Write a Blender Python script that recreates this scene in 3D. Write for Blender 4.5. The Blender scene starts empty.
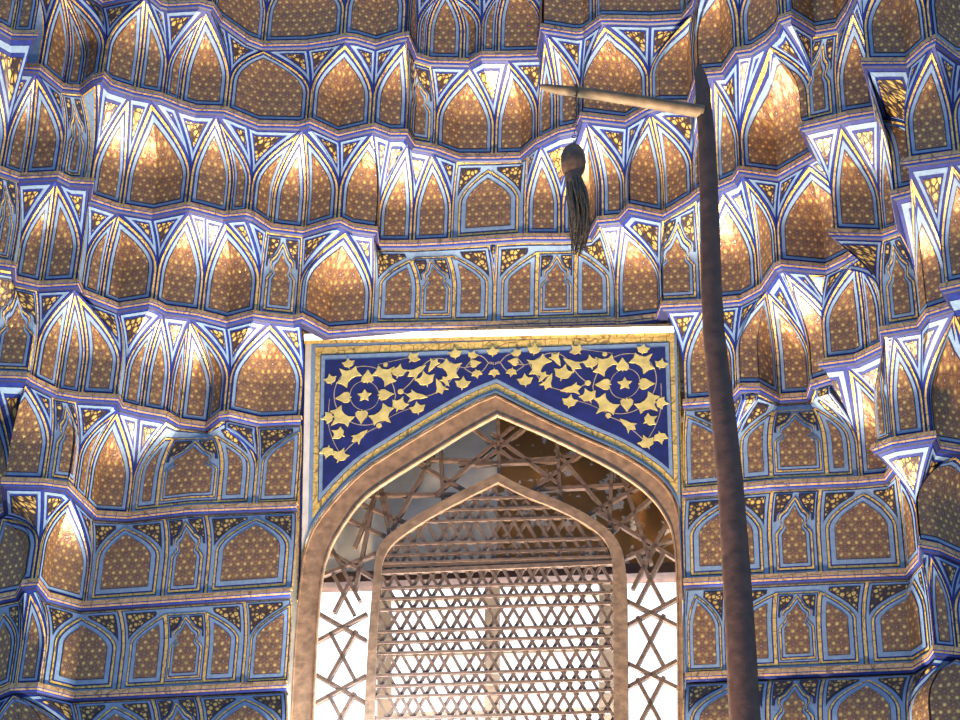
import bpy, math, random
from mathutils import Vector, Matrix
random.seed(7)
SC = bpy.context.scene
COL = SC.collection
V = Vector

# ------------------------------------------------------------------ camera
FPX = 2125.0
TH = math.radians(32); RHO = math.radians(1.685)
CAM = V((0, 0, 1.6))
_r0 = V((1, 0, 0)); FW = V((0, math.cos(TH), math.sin(TH))); _u0 = V((0, -math.sin(TH), math.cos(TH)))
RT = _r0 * math.cos(RHO) + _u0 * math.sin(RHO)
UP = _u0 * math.cos(RHO) - _r0 * math.sin(RHO)
cd = bpy.data.cameras.new('camera'); cam = bpy.data.objects.new('camera', cd); COL.objects.link(cam)
M3 = Matrix((RT, UP, -FW)).transposed()
cam.matrix_world = Matrix.Translation(CAM) @ M3.to_4x4()
cd.sensor_width = 36; cd.lens = FPX / 960 * 36; cd.clip_end = 200
SC.camera = cam
SC.view_settings.view_transform = 'Standard'; SC.view_settings.look = 'None'
SC.view_settings.gamma = 1; SC.view_settings.use_curve_mapping = False
SC.view_settings.exposure = 0.0

def ray(x, y): return FW + RT * ((x - 480) / FPX) - UP * ((y - 360) / FPX)
def at_z(x, y, z):
    d = ray(x, y); return CAM + d * ((z - CAM.z) / d.z)
WM, WC = -0.14568, 11.528                      # plan line of the window wall: y = WM x + WC
WN = V((WM, -1, 0)).normalized()               # towards the room
def wall(x, y, off=0.0):
    """photo measurement -> point on the window wall (or a plane off metres in front of it)"""
    d = ray(x, y); c = WC - off * math.sqrt(1 + WM * WM)
    return CAM + d * (c / (d.y - WM * d.x))
def at_y(x, y, Y):
    d = ray(x, y); return CAM + d * (Y / d.y)

# --------------------------------------------------------------- materials
def new_mat(name):
    m = bpy.data.materials.new(name); m.use_nodes = True
    nt = m.node_tree; b = nt.nodes['Principled BSDF']
    return m, nt, b
def nd(nt, t, **k):
    n = nt.nodes.new(t)
    for a, v in k.items():
        if a == 'inp':
            for i, val in v.items(): n.inputs[i].default_value = val
        else: setattr(n, a, v)
    return n
def math_n(nt, op, a, b=None, c=None):
    n = nt.nodes.new('ShaderNodeMath'); n.operation = op
    for i, v in enumerate((a, b, c)):
        if v is None: continue
        if isinstance(v, (int, float)): n.inputs[i].default_value = v
        else: nt.links.new(v, n.inputs[i])
    return n.outputs[0]
def ramp(nt, fac, stops):
    n = nt.nodes.new('ShaderNodeValToRGB'); e = n.color_ramp.elements
    while len(e) > 1: e.remove(e[0])
    e[0].position = stops[0][0]; e[0].color = (*stops[0][1], 1)
    for p, c in stops[1:]:
        q = e.new(p); q.color = (*c, 1)
    nt.links.new(fac, n.inputs[0]); return n.outputs[0]
def mixc(nt, fac, a, b):
    n = nt.nodes.new('ShaderNodeMix'); n.data_type = 'RGBA'
    for i, v in ((0, fac), (6, a), (7, b)):
        if isinstance(v, (int, float)): n.inputs[i].default_value = v
        elif isinstance(v, tuple): n.inputs[i].default_value = (*v, 1)
        else: nt.links.new(v, n.inputs[i])
    return n.outputs[2]
def painted(name, col, rough=0.5, metal=0.0, var=0.25, scale=30, bump=0.15, coord='Object', spec=0.5):
    m, nt, b = new_mat(name)
    tc = nd(nt, 'ShaderNodeTexCoord'); no = nd(nt, 'ShaderNodeTexNoise', inp={'Scale': scale, 'Detail': 4})
    nt.links.new(tc.outputs[coord], no.inputs['Vector'])
    d = tuple(c * (1 - var) for c in col); l = tuple(min(1, c * (1 + var)) for c in col)
    nt.links.new(ramp(nt, no.outputs[0], [(0.3, d), (0.7, l)]), b.inputs['Base Color'])
    b.inputs['Roughness'].default_value = rough; b.inputs['Metallic'].default_value = metal
    b.inputs['Specular IOR Level'].default_value = spec
    if bump:
        bp = nd(nt, 'ShaderNodeBump', inp={'Strength': bump, 'Distance': 0.01})
        nt.links.new(no.outputs[0], bp.inputs['Height']); nt.links.new(bp.outputs[0], b.inputs['Normal'])
    return m
def gilded(name, col, rough, metal):
    """gold leaf strips with fine joints between the leaves"""
    m, nt, b = new_mat(name)
    tc = nd(nt, 'ShaderNodeTexCoord'); mp = nd(nt, 'ShaderNodeMapping')
    nt.links.new(tc.outputs['Object'], mp.inputs['Vector'])
    no = nd(nt, 'ShaderNodeTexNoise', inp={'Scale': 45, 'Detail': 5}); nt.links.new(mp.outputs[0], no.inputs['Vector'])
    vo = nd(nt, 'ShaderNodeTexVoronoi', feature='DISTANCE_TO_EDGE', inp={'Scale': 12, 'Randomness': 0.6}); nt.links.new(mp.outputs[0], vo.inputs['Vector'])
    c1 = ramp(nt, no.outputs[0], [(0.3, tuple(x * .62 for x in col)), (0.55, col), (0.75, tuple(min(1, x * 1.3) for x in col))])
    j = math_n(nt, 'MULTIPLY', math_n(nt, 'LESS_THAN', vo.outputs[0], 0.03), 0.7)
    nt.links.new(mixc(nt, j, c1, (0.14, 0.085, 0.035)), b.inputs['Base Color'])
    b.inputs['Metallic'].default_value = metal
    nt.links.new(math_n(nt, 'MULTIPLY_ADD', no.outputs[0], 0.3, rough - .15), b.inputs['Roughness'])
    bp = nd(nt, 'ShaderNodeBump', inp={'Strength': 0.25, 'Distance': 0.008})
    nt.links.new(no.outputs[0], bp.inputs['Height']); nt.links.new(bp.outputs[0], b.inputs['Normal'])
    return m
def rosette_field(name, ground, line, gold, period, rough=0.38):
    """gilded blossoms on a triangular lattice with interlaced stems between them"""
    m, nt, b = new_mat(name)
    uv = nd(nt, 'ShaderNodeUVMap'); sep = nd(nt, 'ShaderNodeSeparateXYZ')
    no0 = nd(nt, 'ShaderNodeTexNoise', inp={'Scale': 9, 'Detail': 2}); nt.links.new(uv.outputs[0], no0.inputs['Vector'])
    wob = nd(nt, 'ShaderNodeVectorMath', operation='MULTIPLY_ADD'); wob.inputs[1].default_value = (.022, .022, 0)
    nt.links.new(no0.outputs[1], wob.inputs[0]); nt.links.new(uv.outputs[0], wob.inputs[2]); nt.links.new(wob.outputs[0], sep.inputs[0])
    k = 2 * math.pi / period
    def waves(kk, rot, ph=0):
        s = None
        for i in range(3):
            a = rot + i * 2 * math.pi / 3
            t = math_n(nt, 'ADD', math_n(nt, 'MULTIPLY', sep.outputs[0], kk * math.cos(a)), math_n(nt, 'MULTIPLY', sep.outputs[1], kk * math.sin(a)))
            c = math_n(nt, 'COSINE', math_n(nt, 'ADD', t, ph))
            s = c if s is None else math_n(nt, 'ADD', s, c)
        return s
    w1 = waves(k * 1.1547, math.pi / 2)              # blossoms on the lattice
    w2 = waves(k * 1.1547 / 2, math.pi / 2)          # every second blossom is a dark flower with a white heart
    stem = ramp(nt, math_n(nt, 'ABSOLUTE', math_n(nt, 'ADD', w1, 0.75)), [(0.0, (1, 1, 1)), (0.45, (0, 0, 0))])
    ring = ramp(nt, math_n(nt, 'ABSOLUTE', math_n(nt, 'SUBTRACT', w2, 0.95)), [(0.0, (1, 1, 1)), (0.22, (0, 0, 0))])
    stem = math_n(nt, 'MAXIMUM', stem, ring)
    flower = math_n(nt, 'GREATER_THAN', w2, 2.1)
    blob = math_n(nt, 'MULTIPLY', math_n(nt, 'GREATER_THAN', w1, 1.75), math_n(nt, 'SUBTRACT', 1.0, flower))
    heart = math_n(nt, 'GREATER_THAN', w2, 2.92)
    noi = nd(nt, 'ShaderNodeTexNoise', inp={'Scale': 55, 'Detail': 4}); nt.links.new(uv.outputs[0], noi.inputs['Vector'])
    g = mixc(nt, math_n(nt, 'MULTIPLY', noi.outputs[0], 0.9), tuple(x * .55 for x in ground), tuple(min(1, x * 1.5) for x in ground))
    c = mixc(nt, math_n(nt, 'MULTIPLY', stem, 0.92), g, line)
    nv = nd(nt, 'ShaderNodeTexNoise', inp={'Scale': 21, 'Detail': 1}); nt.links.new(uv.outputs[0], nv.inputs['Vector'])
    gv = ramp(nt, nv.outputs[0], [(0.35, tuple(x * .45 for x in gold)), (0.6, gold)])
    c = mixc(nt, math_n(nt, 'MULTIPLY', flower, 0.6), c, (.06, .032, .045))
    c = mixc(nt, blob, c, gv)
    c = mixc(nt, heart, c, (.40, .35, .30))
    nt.links.new(c, b.inputs['Base Color'])
    nt.links.new(math_n(nt, 'MULTIPLY_ADD', blob, 0.35, 0.35), b.inputs['Metallic'])
    b.inputs['Roughness'].default_value = rough
    h = math_n(nt, 'ADD', math_n(nt, 'MULTIPLY', blob, 0.6), math_n(nt, 'ADD', math_n(nt, 'MULTIPLY', w2, 0.15), noi.outputs[0]))
    bp = nd(nt, 'ShaderNodeBump', inp={'Strength': 0.55, 'Distance': 0.006})
    nt.links.new(h, bp.inputs['Height']); nt.links.new(bp.outputs[0], b.inputs['Normal'])
    return m
def floral(name, lo=(.26, .15, .05), gap=0.07, edge=.6, leaf=1.0, sc=38):
    """crowded gold leaves on a dark ground"""
    m, nt, b = new_mat(name)
    uv = nd(nt, 'ShaderNodeUVMap')
    vo = nd(nt, 'ShaderNodeTexVoronoi', inp={'Scale': sc, 'Randomness': 0.85}); nt.links.new(uv.outputs[0], vo.inputs['Vector'])
    ed = nd(nt, 'ShaderNodeTexVoronoi', feature='DISTANCE_TO_EDGE', inp={'Scale': sc, 'Randomness': 0.85}); nt.links.new(uv.outputs[0], ed.inputs['Vector'])
    f = ramp(nt, vo.outputs['Distance'], [(0.08, (.16, .09, .02)), (0.16, (.78 * leaf, .55 * leaf, .17 * leaf)), (edge * .63, (.70 * leaf, .48 * leaf, .13 * leaf)), (edge, lo)])
    j = math_n(nt, 'LESS_THAN', ed.outputs[0], gap)
    nt.links.new(mixc(nt, j, f, (.035, .025, .03)), b.inputs['Base Color'])
    b.inputs['Metallic'].default_value = 0.3; b.inputs['Roughness'].default_value = 0.34
    bp = nd(nt, 'ShaderNodeBump', inp={'Strength': 0.5, 'Distance': 0.006}); nt.links.new(ed.outputs[0], bp.inputs['Height']); nt.links.new(bp.outputs[0], b.inputs['Normal'])
    return m
M = {}
M['navy'] = painted('ultramarine_paint', (0.009, 0.022, 0.175), 0.5, 0, .3, spec=.25)
M['dark'] = painted('dark_indigo_line', (0.012, 0.014, 0.06), 0.5, 0, .2)
M['pale'] = painted('pale_blue_paint', (0.175, 0.270, 0.430), 0.45, 0, .16, spec=.3)
M['gold'] = gilded('gold_leaf_band', (0.74, 0.51, 0.15), 0.38, 0.3)
M['field'] = rosette_field('gilt_rosette_field', (0.29, 0.165, 0.088), (0.075, 0.026, 0.022), (0.86, 0.62, 0.20), 0.046)
M['floral'] = floral('gilt_floral_spandrel_shaded', (.07, .04, .025), .09, .56, .85, 34)  # ground darker than the kites': shade of the upright faces put into the paint
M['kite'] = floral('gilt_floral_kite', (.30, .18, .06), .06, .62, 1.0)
M['ledge'] = gilded('gilded_ledge', (0.60, 0.38, 0.19), 0.42, 0.3)
M['blue'] = painted('cobalt_paint', (0.026, 0.048, 0.25), 0.5, 0, .25, spec=.25)
M['brick'] = painted('rough_brick', (0.20, 0.15, 0.11), 0.9, 0, .3, 6, .4)

# -------------------------------------------------------------- mesh helper
class MB:
    def __init__(s): s.v = []; s.f = []; s.m = []; s.uv = []; s.mats = []; s.sm = []
    def mi(s, k):
        if k not in s.mats: s.mats.append(k)
        return s.mats.index(k)
    def face(s, pts, k, uvs=None, smooth=False):
        i = len(s.v); s.v += [tuple(p) for p in pts]; s.f.append(tuple(range(i, i + len(pts))))
        s.m.append(s.mi(k)); s.uv.append(uvs or [(p[0], p[2]) for p in pts]); s.sm.append(smooth)
    def grid(s, rows, uvr, k, smooth=True):
        """rows: list of rows of points (equal length)"""
        i = len(s.v); n = len(rows[0])
        for r in rows: s.v += [tuple(p) for p in r]
        for a in range(len(rows) - 1):
            for b in range(n - 1):
                q = [(a, b), (a, b + 1), (a + 1, b + 1), (a + 1, b)]
                pts = [rows[x][y] for x, y in q]
                keep = []
                for t in range(4):
                    if (pts[t] - pts[t - 1]).length > 1e-6: keep.append(t)
                if len(keep) < 3: continue
                s.f.append(tuple(i + q[t][0] * n + q[t][1] for t in keep)); s.m.append(s.mi(k))
                s.uv.append([uvr[q[t][0]][q[t][1]] for t in keep]); s.sm.append(smooth)
    def build(s, name, parent=None, toward=None):
        me = bpy.data.meshes.new(name)
        org = V((0, 0, 0))
        if parent is not None: org = parent.location.copy()
        elif s.v: 
            org = V((sum(p[0] for p in s.v) / len(s.v), sum(p[1] for p in s.v) / len(s.v), min(p[2] for p in s.v)))
        root = parent
        while root is not None and root.parent is not None:
            root = root.parent; org = org + root.location
        me.from_pydata([tuple(V(p) - org) for p in s.v], [], s.f)
        for k in s.mats: me.materials.append(M[k])
        ul = me.uv_layers.new(name='UVMap')
        for p, mi_, u, sm in zip(me.polygons, s.m, s.uv, s.sm):
            p.material_index = mi_; p.use_smooth = sm
            for li, c in zip(p.loop_indices, u): ul.data[li].uv = c
        o = bpy.data.objects.new(name, me); COL.objects.link(o)
        if parent is not None: o.parent = parent
        else: o.location = org
        return o
def tube(mb, pts, rad, k, n=10, cap=True, uvw=None):
    pts = [V(p) for p in pts]
    if not isinstance(rad, (list, tuple)): rad = [rad] * len(pts)
    rows = []; uvr = []; ref = V((0.3, 1, 0.2)).normalized(); L = 0
    for i, p in enumerate(pts):
        t = (pts[min(i + 1, len(pts) - 1)] - pts[max(i - 1, 0)]).normalized()
        a = t.cross(ref).normalized(); b = t.cross(a).normalized()
        if i: L += (pts[i] - pts[i - 1]).length
        rows.append([p + (a * math.cos(2 * math.pi * j / n) + b * math.sin(2 * math.pi * j / n)) * rad[i] for j in range(n + 1)])
        uvr.append([(j / n, L) for j in range(n + 1)])
    mb.grid(rows, uvr, k)
    if cap:
        mb.face(rows[0][:-1][::-1], k); mb.face(rows[-1][:-1], k)
def thing(name, loc, label=None, cat=None, group=None):
    o = bpy.data.objects.new(name, None); COL.objects.link(o); o.location = loc; o.empty_display_size = .1
    tag(o, label, cat, group); return o
def tag(o, label=None, cat=None, group=None, kind=None):
    if label: o['label'] = label
    if cat: o['category'] = cat
    if group: o['group'] = group
    if kind: o['kind'] = kind
    return o

# ---------------------------------------------------------- muqarnas ledges
# measured ledge lines of each tier: photo x, y of the ledge's upper edge; every tier has one height
ZL = dict(H=6.0, G=6.60, F=7.198, E=7.81, D=8.428, C=9.065, B=9.69, A=10.31, Z=10.93, Y=11.55)
LT = 0.058                                                   # ledge thickness
L = {}
L['Z'] = [(-60,-58),(-20,-60),(0,-55),(36,-50),(38,-14),(62,-20),(80,-16),(103,1),(147,-9),(160,2),(168,4),(200,2),(211,5),(219,18),(247,38),(262,44),(308,43),(334,39),(346,36),(356,37),(376,43),(400,36),(406,35),(414,55),(430,60),(470,61),(482,54),(508,54),(540,53),(544,27),(576,32),(584,31),(602,18),(614,18),(650,19),(684,17),(696,2),(703,-30),(722,-40),(744,-35),(765,-55),(784,-48),(816,-75),(853,-60)]
L['A'] = [(-60,20),(-20,18),(0,26),(12,33),(34,33),(11,65),(39,67),(62,86),(82,88),(96,77),(103,75),(110,82),(134,90),(160,95),(180,103),(196,108),(224,109),(258,123),(300,124),(310,121),(338,134),(368,127),(374,126),(390,132),(405,132),(412,143),(434,147),(458,156),(494,156),(522,155),(538,141),(560,130),(578,126),(583,115),(626,120),(648,107),(660,103),(690,103),(700,72),(724,70),(738,50),(752,48),(768,38),(778,28),(782,18),(790,15),(814,30),(838,26),(850,8),(857,-8),(860,-40),(895,-55),(932,-38),(955,-60),(975,-45),(1010,-50)]
L['B'] = [(-60,160),(-10,166),(0,169),(20,176),(58,174),(70,180),(90,181),(88,196),(118,206),(153,212),(187,205),(190,205),(224,214),(246,212),(252,214),(270,226),(304,230),(334,221),(340,220),(352,226),(374,229),(376,243),(412,243),(452,241),(524,236),(568,236),(592,233),(600,219),(621,217),(630,207),(664,214),(692,197),(700,190),(720,184),(736,177),(741,169),(778,174),(816,152),(804,125),(838,117),(848,114),(880,109),(866,61),(907,61),(928,42),(934,39),(955,55),(1010,66)]
L['C'] = [(-60,255),(-10,258),(0,262),(12,264),(13,278),(40,284),(76,282),(80,291),(118,306),(150,301),(156,303),(165,308),(196,312),(227,320),(254,313),(266,315),(294,318),(302,316),(328,330),(368,327),(374,326),(493,324),(613,320),(616,321),(660,316),(664,304),(702,302),(742,298),(764,286),(778,265),(782,263),(826,267),(848,256),(857,249),(834,231),(882,233),(901,226),(895,193),(922,186),(929,176),(908,160),(960,153),(1010,146)]
L['D'] = [(-60,368),(-10,372),(0,374),(26,375),(30,378),(56,391),(80,395),(116,397),(120,404),(140,409),(163,413),(166,414),(178,421),(208,425),(222,414),(230,413),(260,420),(302,418),(683,402),(709,400),(730,399),(742,386),(758,386),(778,397),(810,395),(814,382),(843,373),(824,361),(856,357),(885,343),(884,329),(920,323),(929,311),(954,303),(945,286),(985,277),(1010,274)]
L['E'] = [(-60,525),(-20,520),(0,512),(8,507),(6,480),(44,481),(66,484),(84,502),(95,513),(128,515),(190,508),(298,504),(683,491),(770,483),(858,479),(888,476),(897,464),(877,446),(893,440),(932,434),(936,444),(960,448),(1010,452)]
L['F'] = [(-60,602),(-10,598),(0,597),(20,593),(26,582),(36,581),(46,594),(82,604),(292,590),(683,581),(826,574),(908,571),(922,555),(922,543),(936,546),(960,557),(1010,566)]
L['G'] = [(-60,700),(-10,694),(0,692),(14,686),(38,685),(74,694),(288,683),(683,675),(868,667),(914,665),(932,654),(936,648),(957,650),(1010,652)]
L['H'] = [(-60,790),(-20,785),(14,780),(38,780),(72,788),(284,775),(683,768),(912,758),(934,746),(1010,742)]
PLAN = {k: [at_z(x, y, ZL[k]).to_2d() for x, y in v] for k, v in L.items()}
PLAN['Y'] = [p + V((WN.x, WN.y)) * 0.10 for p in PLAN['Z']]
L['Y'] = L['Z']
def key(t, x):
    xs = [p[0] for p in L[t]]
    for i, q in enumerate(xs):
        if abs(q - x) < 0.51: return float(i)
    for i in range(len(xs) - 1):
        a, b = xs[i], xs[i + 1]
        if a < x < b: return i + (x - a) / (b - a)
    for i in range(len(xs) - 1):
        a, b = xs[i], xs[i + 1]
        if min(a, b) <= x <= max(a, b): return i + (x - a) / (b - a)
    return 0.0 if x < xs[0] else float(len(xs) - 1)
def pt(t, k):
    i = min(int(k), len(PLAN[t]) - 2); f = k - i
    return PLAN[t][i].lerp(PLAN[t][i + 1], f)
def poly(t, x0, x1):
    """ledge polyline of tier t between two stations as [(param, point)]"""
    a, b = key(t, x0), key(t, x1)
    if abs(a - b) < 1e-6: return [(0.0, pt(t, a)), (1.0, pt(t, a))]
    ks = [a] + [float(i) for i in range(int(math.floor(a)) + 1, int(math.ceil(b))) if a + 1e-4 < i < b - 1e-4] + [b]
    P = [pt(t, k) for k in ks]
    d = [0.0]
    for i in range(1, len(P)): d.append(d[-1] + (P[i] - P[i - 1]).length)
    T = d[-1] or 1.0
    return [(q / T, p) for q, p in zip(d, P)]
def ev(pl, s):
    for i in range(len(pl) - 1):
        if s <= pl[i + 1][0] + 1e-9:
            a, b = pl[i], pl[i + 1]; w = (s - a[0]) / max(b[0] - a[0], 1e-9)
            return a[1].lerp(b[1], min(max(w, 0), 1))
    return pl[-1][1]
ABOVE = dict(H='G', G='F', F='E', E='D', D='C', C='B', B='A', A='Z', Z='Y')

class Piece:
    """surface that rises straight from the tier's ledge and then sweeps forward to the ledge above"""
    def __init__(s, tier, b0, b1, t0, t1, vs=0.42, p=1.75, vap=1.0):
        up = ABOVE[tier]
        s.B = poly(tier, b0, b1); s.T = poly(up, t0, t1)
        s.z0 = ZL[tier]; s.H = ZL[up] - LT - s.z0
        s.vs, s.p, s.vap = vs, p, vap
        s.br = sorted(set([round(q, 5) for q, _ in s.B] + [round(q, 5) for q, _ in s.T]))
        s.br = [q for i, q in enumerate(s.br) if i == 0 or q - s.br[i - 1] > .015]
        s.br[-1] = 1.0
    def w(s, v):
        t = (v - s.vs) / (s.vap - s.vs)
        return 0.0 if t <= 0 else min(1.0, t) ** s.p
    def P(s, u, v):
        q = ev(s.B, u).lerp(ev(s.T, u), s.w(v)); return V((q.x, q.y, s.z0 + v * s.H))
    def wd(s, v):
        P = [s.P(q, v) for q in s.br]
        return sum((P[i + 1] - P[i]).length for i in range(len(P) - 1))
    def slope(s, u, v):
        e = 0.01; a = s.P(u, max(0, v - e)); b = s.P(u, min(1, v + e)); dz = b.z - a.z
        m = s.P(1, v) - s.P(0, v); m.z = 0
        if m.length < 1e-5: return 1.0
        m.normalize(); h = abs((b - a).dot(m))
        return min(2.6, math.sqrt(1 + (h / dz) ** 2)) if dz > 1e-6 else 1.0
    def nrm(s, u, v):
        e = 0.02
        a = s.P(min(1, u + e), v) - s.P(max(0, u - e), v)
        if a.length < 1e-4:
            a = s.P(min(1, u + e), max(0, v - .15)) - s.P(max(0, u - e), max(0, v - .15))
            if a.length < 1e-4: a = s.P(min(1, u + e), 1) - s.P(max(0, u - e), 1)
            if a.length < 1e-4: a = V((1, 0, 0))
        b = s.P(u, min(1, v + e)) - s.P(u, max(0, v - e))
        n = a.cross(b)
        if n.length < 1e-8: return WN.copy()
        n.normalize()
        if n.dot(V((0.0, 2.0, 5.0)) - s.P(u, v)) < 0: n.negate()
        return n
    def inset(s, d, bot=None, top=None):
        """(u0,u1) across at height v for a border of d metres, or None"""
        bot = d if bot is None else bot; top = d if top is None else top
        def f(v):
            if v * s.H < bot - 1e-6 or (1 - v) * s.H < top - 1e-6: return None
            w = s.wd(v)
            if w < 1e-4: return None
            a = d * s.slope(0, v) / w; b = 1 - d * s.slope(1, v) / w
            return (a, b) if b - a > 1e-4 else None
        return f
    def layer(s, mb, fn, k, off, n=15, full=False):
        N = 48; vs = [i / N for i in range(N + 1)]
        # exact ends
        ok = [v for v in vs if fn(v)]
        if not ok: return
        best = ok
        lo, hi = best[0], best[-1]
        def bis(inside, outside):
            for _ in range(12):
                m = (inside + outside) / 2
                if fn(m): inside = m
                else: outside = m
            return inside
        if lo > 0: lo = bis(lo, max(0, lo - 1 / N))
        if hi < 1: hi = bis(hi, min(1, hi + 1 / N))
        rows_v = set([lo, hi])
        for i in range(1, n): rows_v.add(lo + (hi - lo) * i / n)
        for q in (s.vs, s.vap):
            if lo < q < hi: rows_v.add(q)
        rows_v = [v for v in sorted(rows_v) if fn(v)]
        if len(rows_v) < 2: return
        segs = [(s.br[i], s.br[i + 1]) for i in range(len(s.br) - 1)]
        for a, b in segs:
            rows = []; uvr = []
            for v in rows_v:
                u0, u1 = fn(v); w = s.wd(v)
                c0 = min(max(u0, a), b); c1 = max(min(u1, b), a)
                if c1 < c0: c1 = c0
                r = []; ur = []
                for j in range(3):
                    u = c0 + (c1 - c0) * j / 2
                    un = min(max(u, a + .03 * (b - a)), b - .03 * (b - a))
                    r.append(s.P(u, v) + s.nrm(un, v) * off); ur.append(((u - .5) * w, v * s.H))
                rows.append(r); uvr.append(ur)
            if max((r[2] - r[0]).length for r in rows) < 1e-4: continue
            mb.grid(rows, uvr, k)

def deco_facet(pc, mb, thin=1.0):
    w = pc.wd(0.1); q = min(1.0, max(.45, w / 0.20)) * thin
    pc.layer(mb, lambda v: (0, 1) if pc.wd(v) > 1e-4 else None, 'navy', 0)
    for d, k, o in ((.007, 'gold', .006), (.005 + .014 * q, 'navy', .009), (.013 + .016 * q, 'pale', .012), (.014 + .034 * q, 'dark', .0145), (.0165 + .036 * q, 'field', .017)):
        pc.layer(mb, pc.inset(d), k, o)
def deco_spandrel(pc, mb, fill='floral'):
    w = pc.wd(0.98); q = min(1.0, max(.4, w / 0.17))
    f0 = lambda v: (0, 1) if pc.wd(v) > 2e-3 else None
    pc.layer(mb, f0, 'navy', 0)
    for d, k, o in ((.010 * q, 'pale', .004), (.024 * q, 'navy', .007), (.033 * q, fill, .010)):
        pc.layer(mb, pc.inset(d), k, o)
OG = [(0, 1), (.50, 1), (.56, .82), (.605, .64), (.64, .66), (.70, .80), (.755, .84), (.79, .70), (.825, .48), (.89, .30), (.95, .16), (1, 0)]
def og(t):
    for i in range(len(OG) - 1):
        if t <= OG[i + 1][0]:
            a, b = OG[i], OG[i + 1]; return a[1] + (b[1] - a[1]) * (t - a[0]) / (b[0] - a[0])
    return 0
def ogenv(t):
    return 0 if t >= 1 else max(og(min(1, t + (1 - t) * i / 12)) for i in range(13))
def ogee_layers(pc, mb, u0, u1, lo, hi, o0, q):
    """cusped arch between two columns; gold, navy, pale and gilt field inside one another"""
    def shape(d):
        def f(v):
            t0, t1 = lo + d / pc.H, hi - 1.7 * d / pc.H
            if v < t0 or v > t1: return None
            a = max(.002, og((v - t0) / (t1 - t0)) * ((u1 - u0) / 2 - d / pc.wd(v)))
            m = (u0 + u1) / 2
            return (m - a, m + a)
        return f
    for d, k, o in ((0, 'navy', 0), (.004 * q, 'gold', .003), (.016 * q, 'navy', .006), (.023 * q, 'pale', .009), (.040 * q, 'dark', .012), (.043 * q, 'field', .015)):
        pc.layer(mb, shape(d), k, o0 + o, n=30)
    return shape
def corner_layers(pc, mbs, ua, ub, shp, ds, gap, top, o0):
    """floral corner pieces left and right of an arch outline shp(v) -> (left, right)"""
    for side in (0, 1):
        mb = mbs[side]
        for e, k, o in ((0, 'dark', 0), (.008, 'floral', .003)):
            def f(v, e=e):
                if (1 - v) * pc.H < top + e: return None
                r = shp(v)
                if r is None: return None
                w = pc.wd(v)
                if side == 0: x0, x1 = ua + (ds + e) / w, r[0] - (gap + e * r[2]) / w
                else: x0, x1 = r[1] + (gap + e * r[2]) / w, ub - (ds + e) / w
                return (x0, x1) if x1 - x0 > 2e-3 else None
            pc.layer(mb, f, k, o0 + o)
def deco_cusped(pc, mb):
    w = pc.wd(0.1); q = min(1.0, max(.35, w / 0.21))
    pc.layer(mb, lambda v: (0, 1), 'gold', 0)
    for d, k, o in ((.008 * q, 'navy', .003), (.016 * q, 'pale', .006)):
        pc.layer(mb, pc.inset(d), k, o)
    m = .032 * q / max(w, .02)
    lo, hi = .05, .93
    ogee_layers(pc, mb, m, 1 - m, lo, hi, .012, q)
    def shp(v):
        if v < .64: return None
        a = ogenv((v - lo) / (hi - lo)) * (.5 - m)
        return (.5 - max(a, .03), .5 + max(a, .03), 1.6)
    corner_layers(pc, (mb, mb), 0, 1, shp, .024 * q, .010 * q, .024 * q, .012)
class Flat:
    """flat rectangular bay: frame, arch outline inside it, corner pieces, one or three fields"""
    def __init__(s, pc, ua1, ua2, vs, p, vap):
        s.pc, s.u1, s.u2, s.vs, s.p, s.vap = pc, ua1, ua2, vs, p, vap
        w = pc.wd(.2); s.k = min(1.0, w / .40)
        s.mL = .046 * s.k / w if ua1 > .12 else .012 / w
        s.mR = 1 - (.046 * s.k / w if ua2 < .88 else .012 / w)
        s.mb_ = .030 * s.k
    def edge(s, v):
        t = (v - s.vs) / (s.vap - s.vs); wt = 0 if t <= 0 else min(1, t) ** s.p
        return s.mL + (s.u1 - s.mL) * wt, s.mR + (s.u2 - s.mR) * wt
    def sl(s, v):
        a, b = s.edge(max(0, v - .01)), s.edge(min(1, v + .01)); w = s.pc.wd(v)
        f = lambda i: min(2.4, math.sqrt(1 + ((b[i] - a[i]) * w / (.02 * s.pc.H)) ** 2))
        return f(0), f(1)
    def arch(s, d, c0=None, c1=None):
        wide = s.u2 - s.u1 > .02
        def f(v):
            if v * s.pc.H < s.mb_ + d: return None
            if v > s.vap - (d / s.pc.H if wide else 0): return None
            w = s.pc.wd(v); l, r = s.edge(v); a, b = s.sl(v)
            l += d * a / w; r -= d * b / w
            if c0 is not None: l = max(l, c0 + d / w)
            if c1 is not None: r = min(r, c1 - d / w)
            return (l, r) if r - l > 1e-3 else None
        return f
    def frame(s, mb):
        pc = s.pc
        pc.layer(mb, lambda v: (0, 1) if pc.wd(v) > 1e-4 else None, 'gold', 0)
        for d, k, o in ((.009 * s.k, 'navy', .003), (.016 * s.k, 'pale', .006)): pc.layer(mb, pc.inset(d), k, o, n=20)
    def corners(s, ml, mr):
        def shp(v):
            l, r = s.edge(v); a, b = s.sl(v); w = s.pc.wd(v)
            g = .022 * s.k
            return (min(l - g * (a - 1) / w, s.u1 - .03 / w), max(r + g * (b - 1) / w, s.u2 + .03 / w), 1.5)
        corner_layers(s.pc, (ml, mr), 0, 1, shp, .032 * s.k, .024 * s.k, .030 * s.k, .009)
    def field(s, mb, c0=None, c1=None):
        k_ = s.k if c0 is None and c1 is None else s.k * .85
        for d, k, o in ((-.004, 'dark', .009), (0, 'gold', .012), (.013 * k_, 'navy', .015), (.021 * k_, 'pale', .018), (.050 * k_, 'dark', .021), (.053 * k_, 'field', .024)):
            s.pc.layer(mb, s.arch(d, c0, c1), k, o, n=26)
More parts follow.
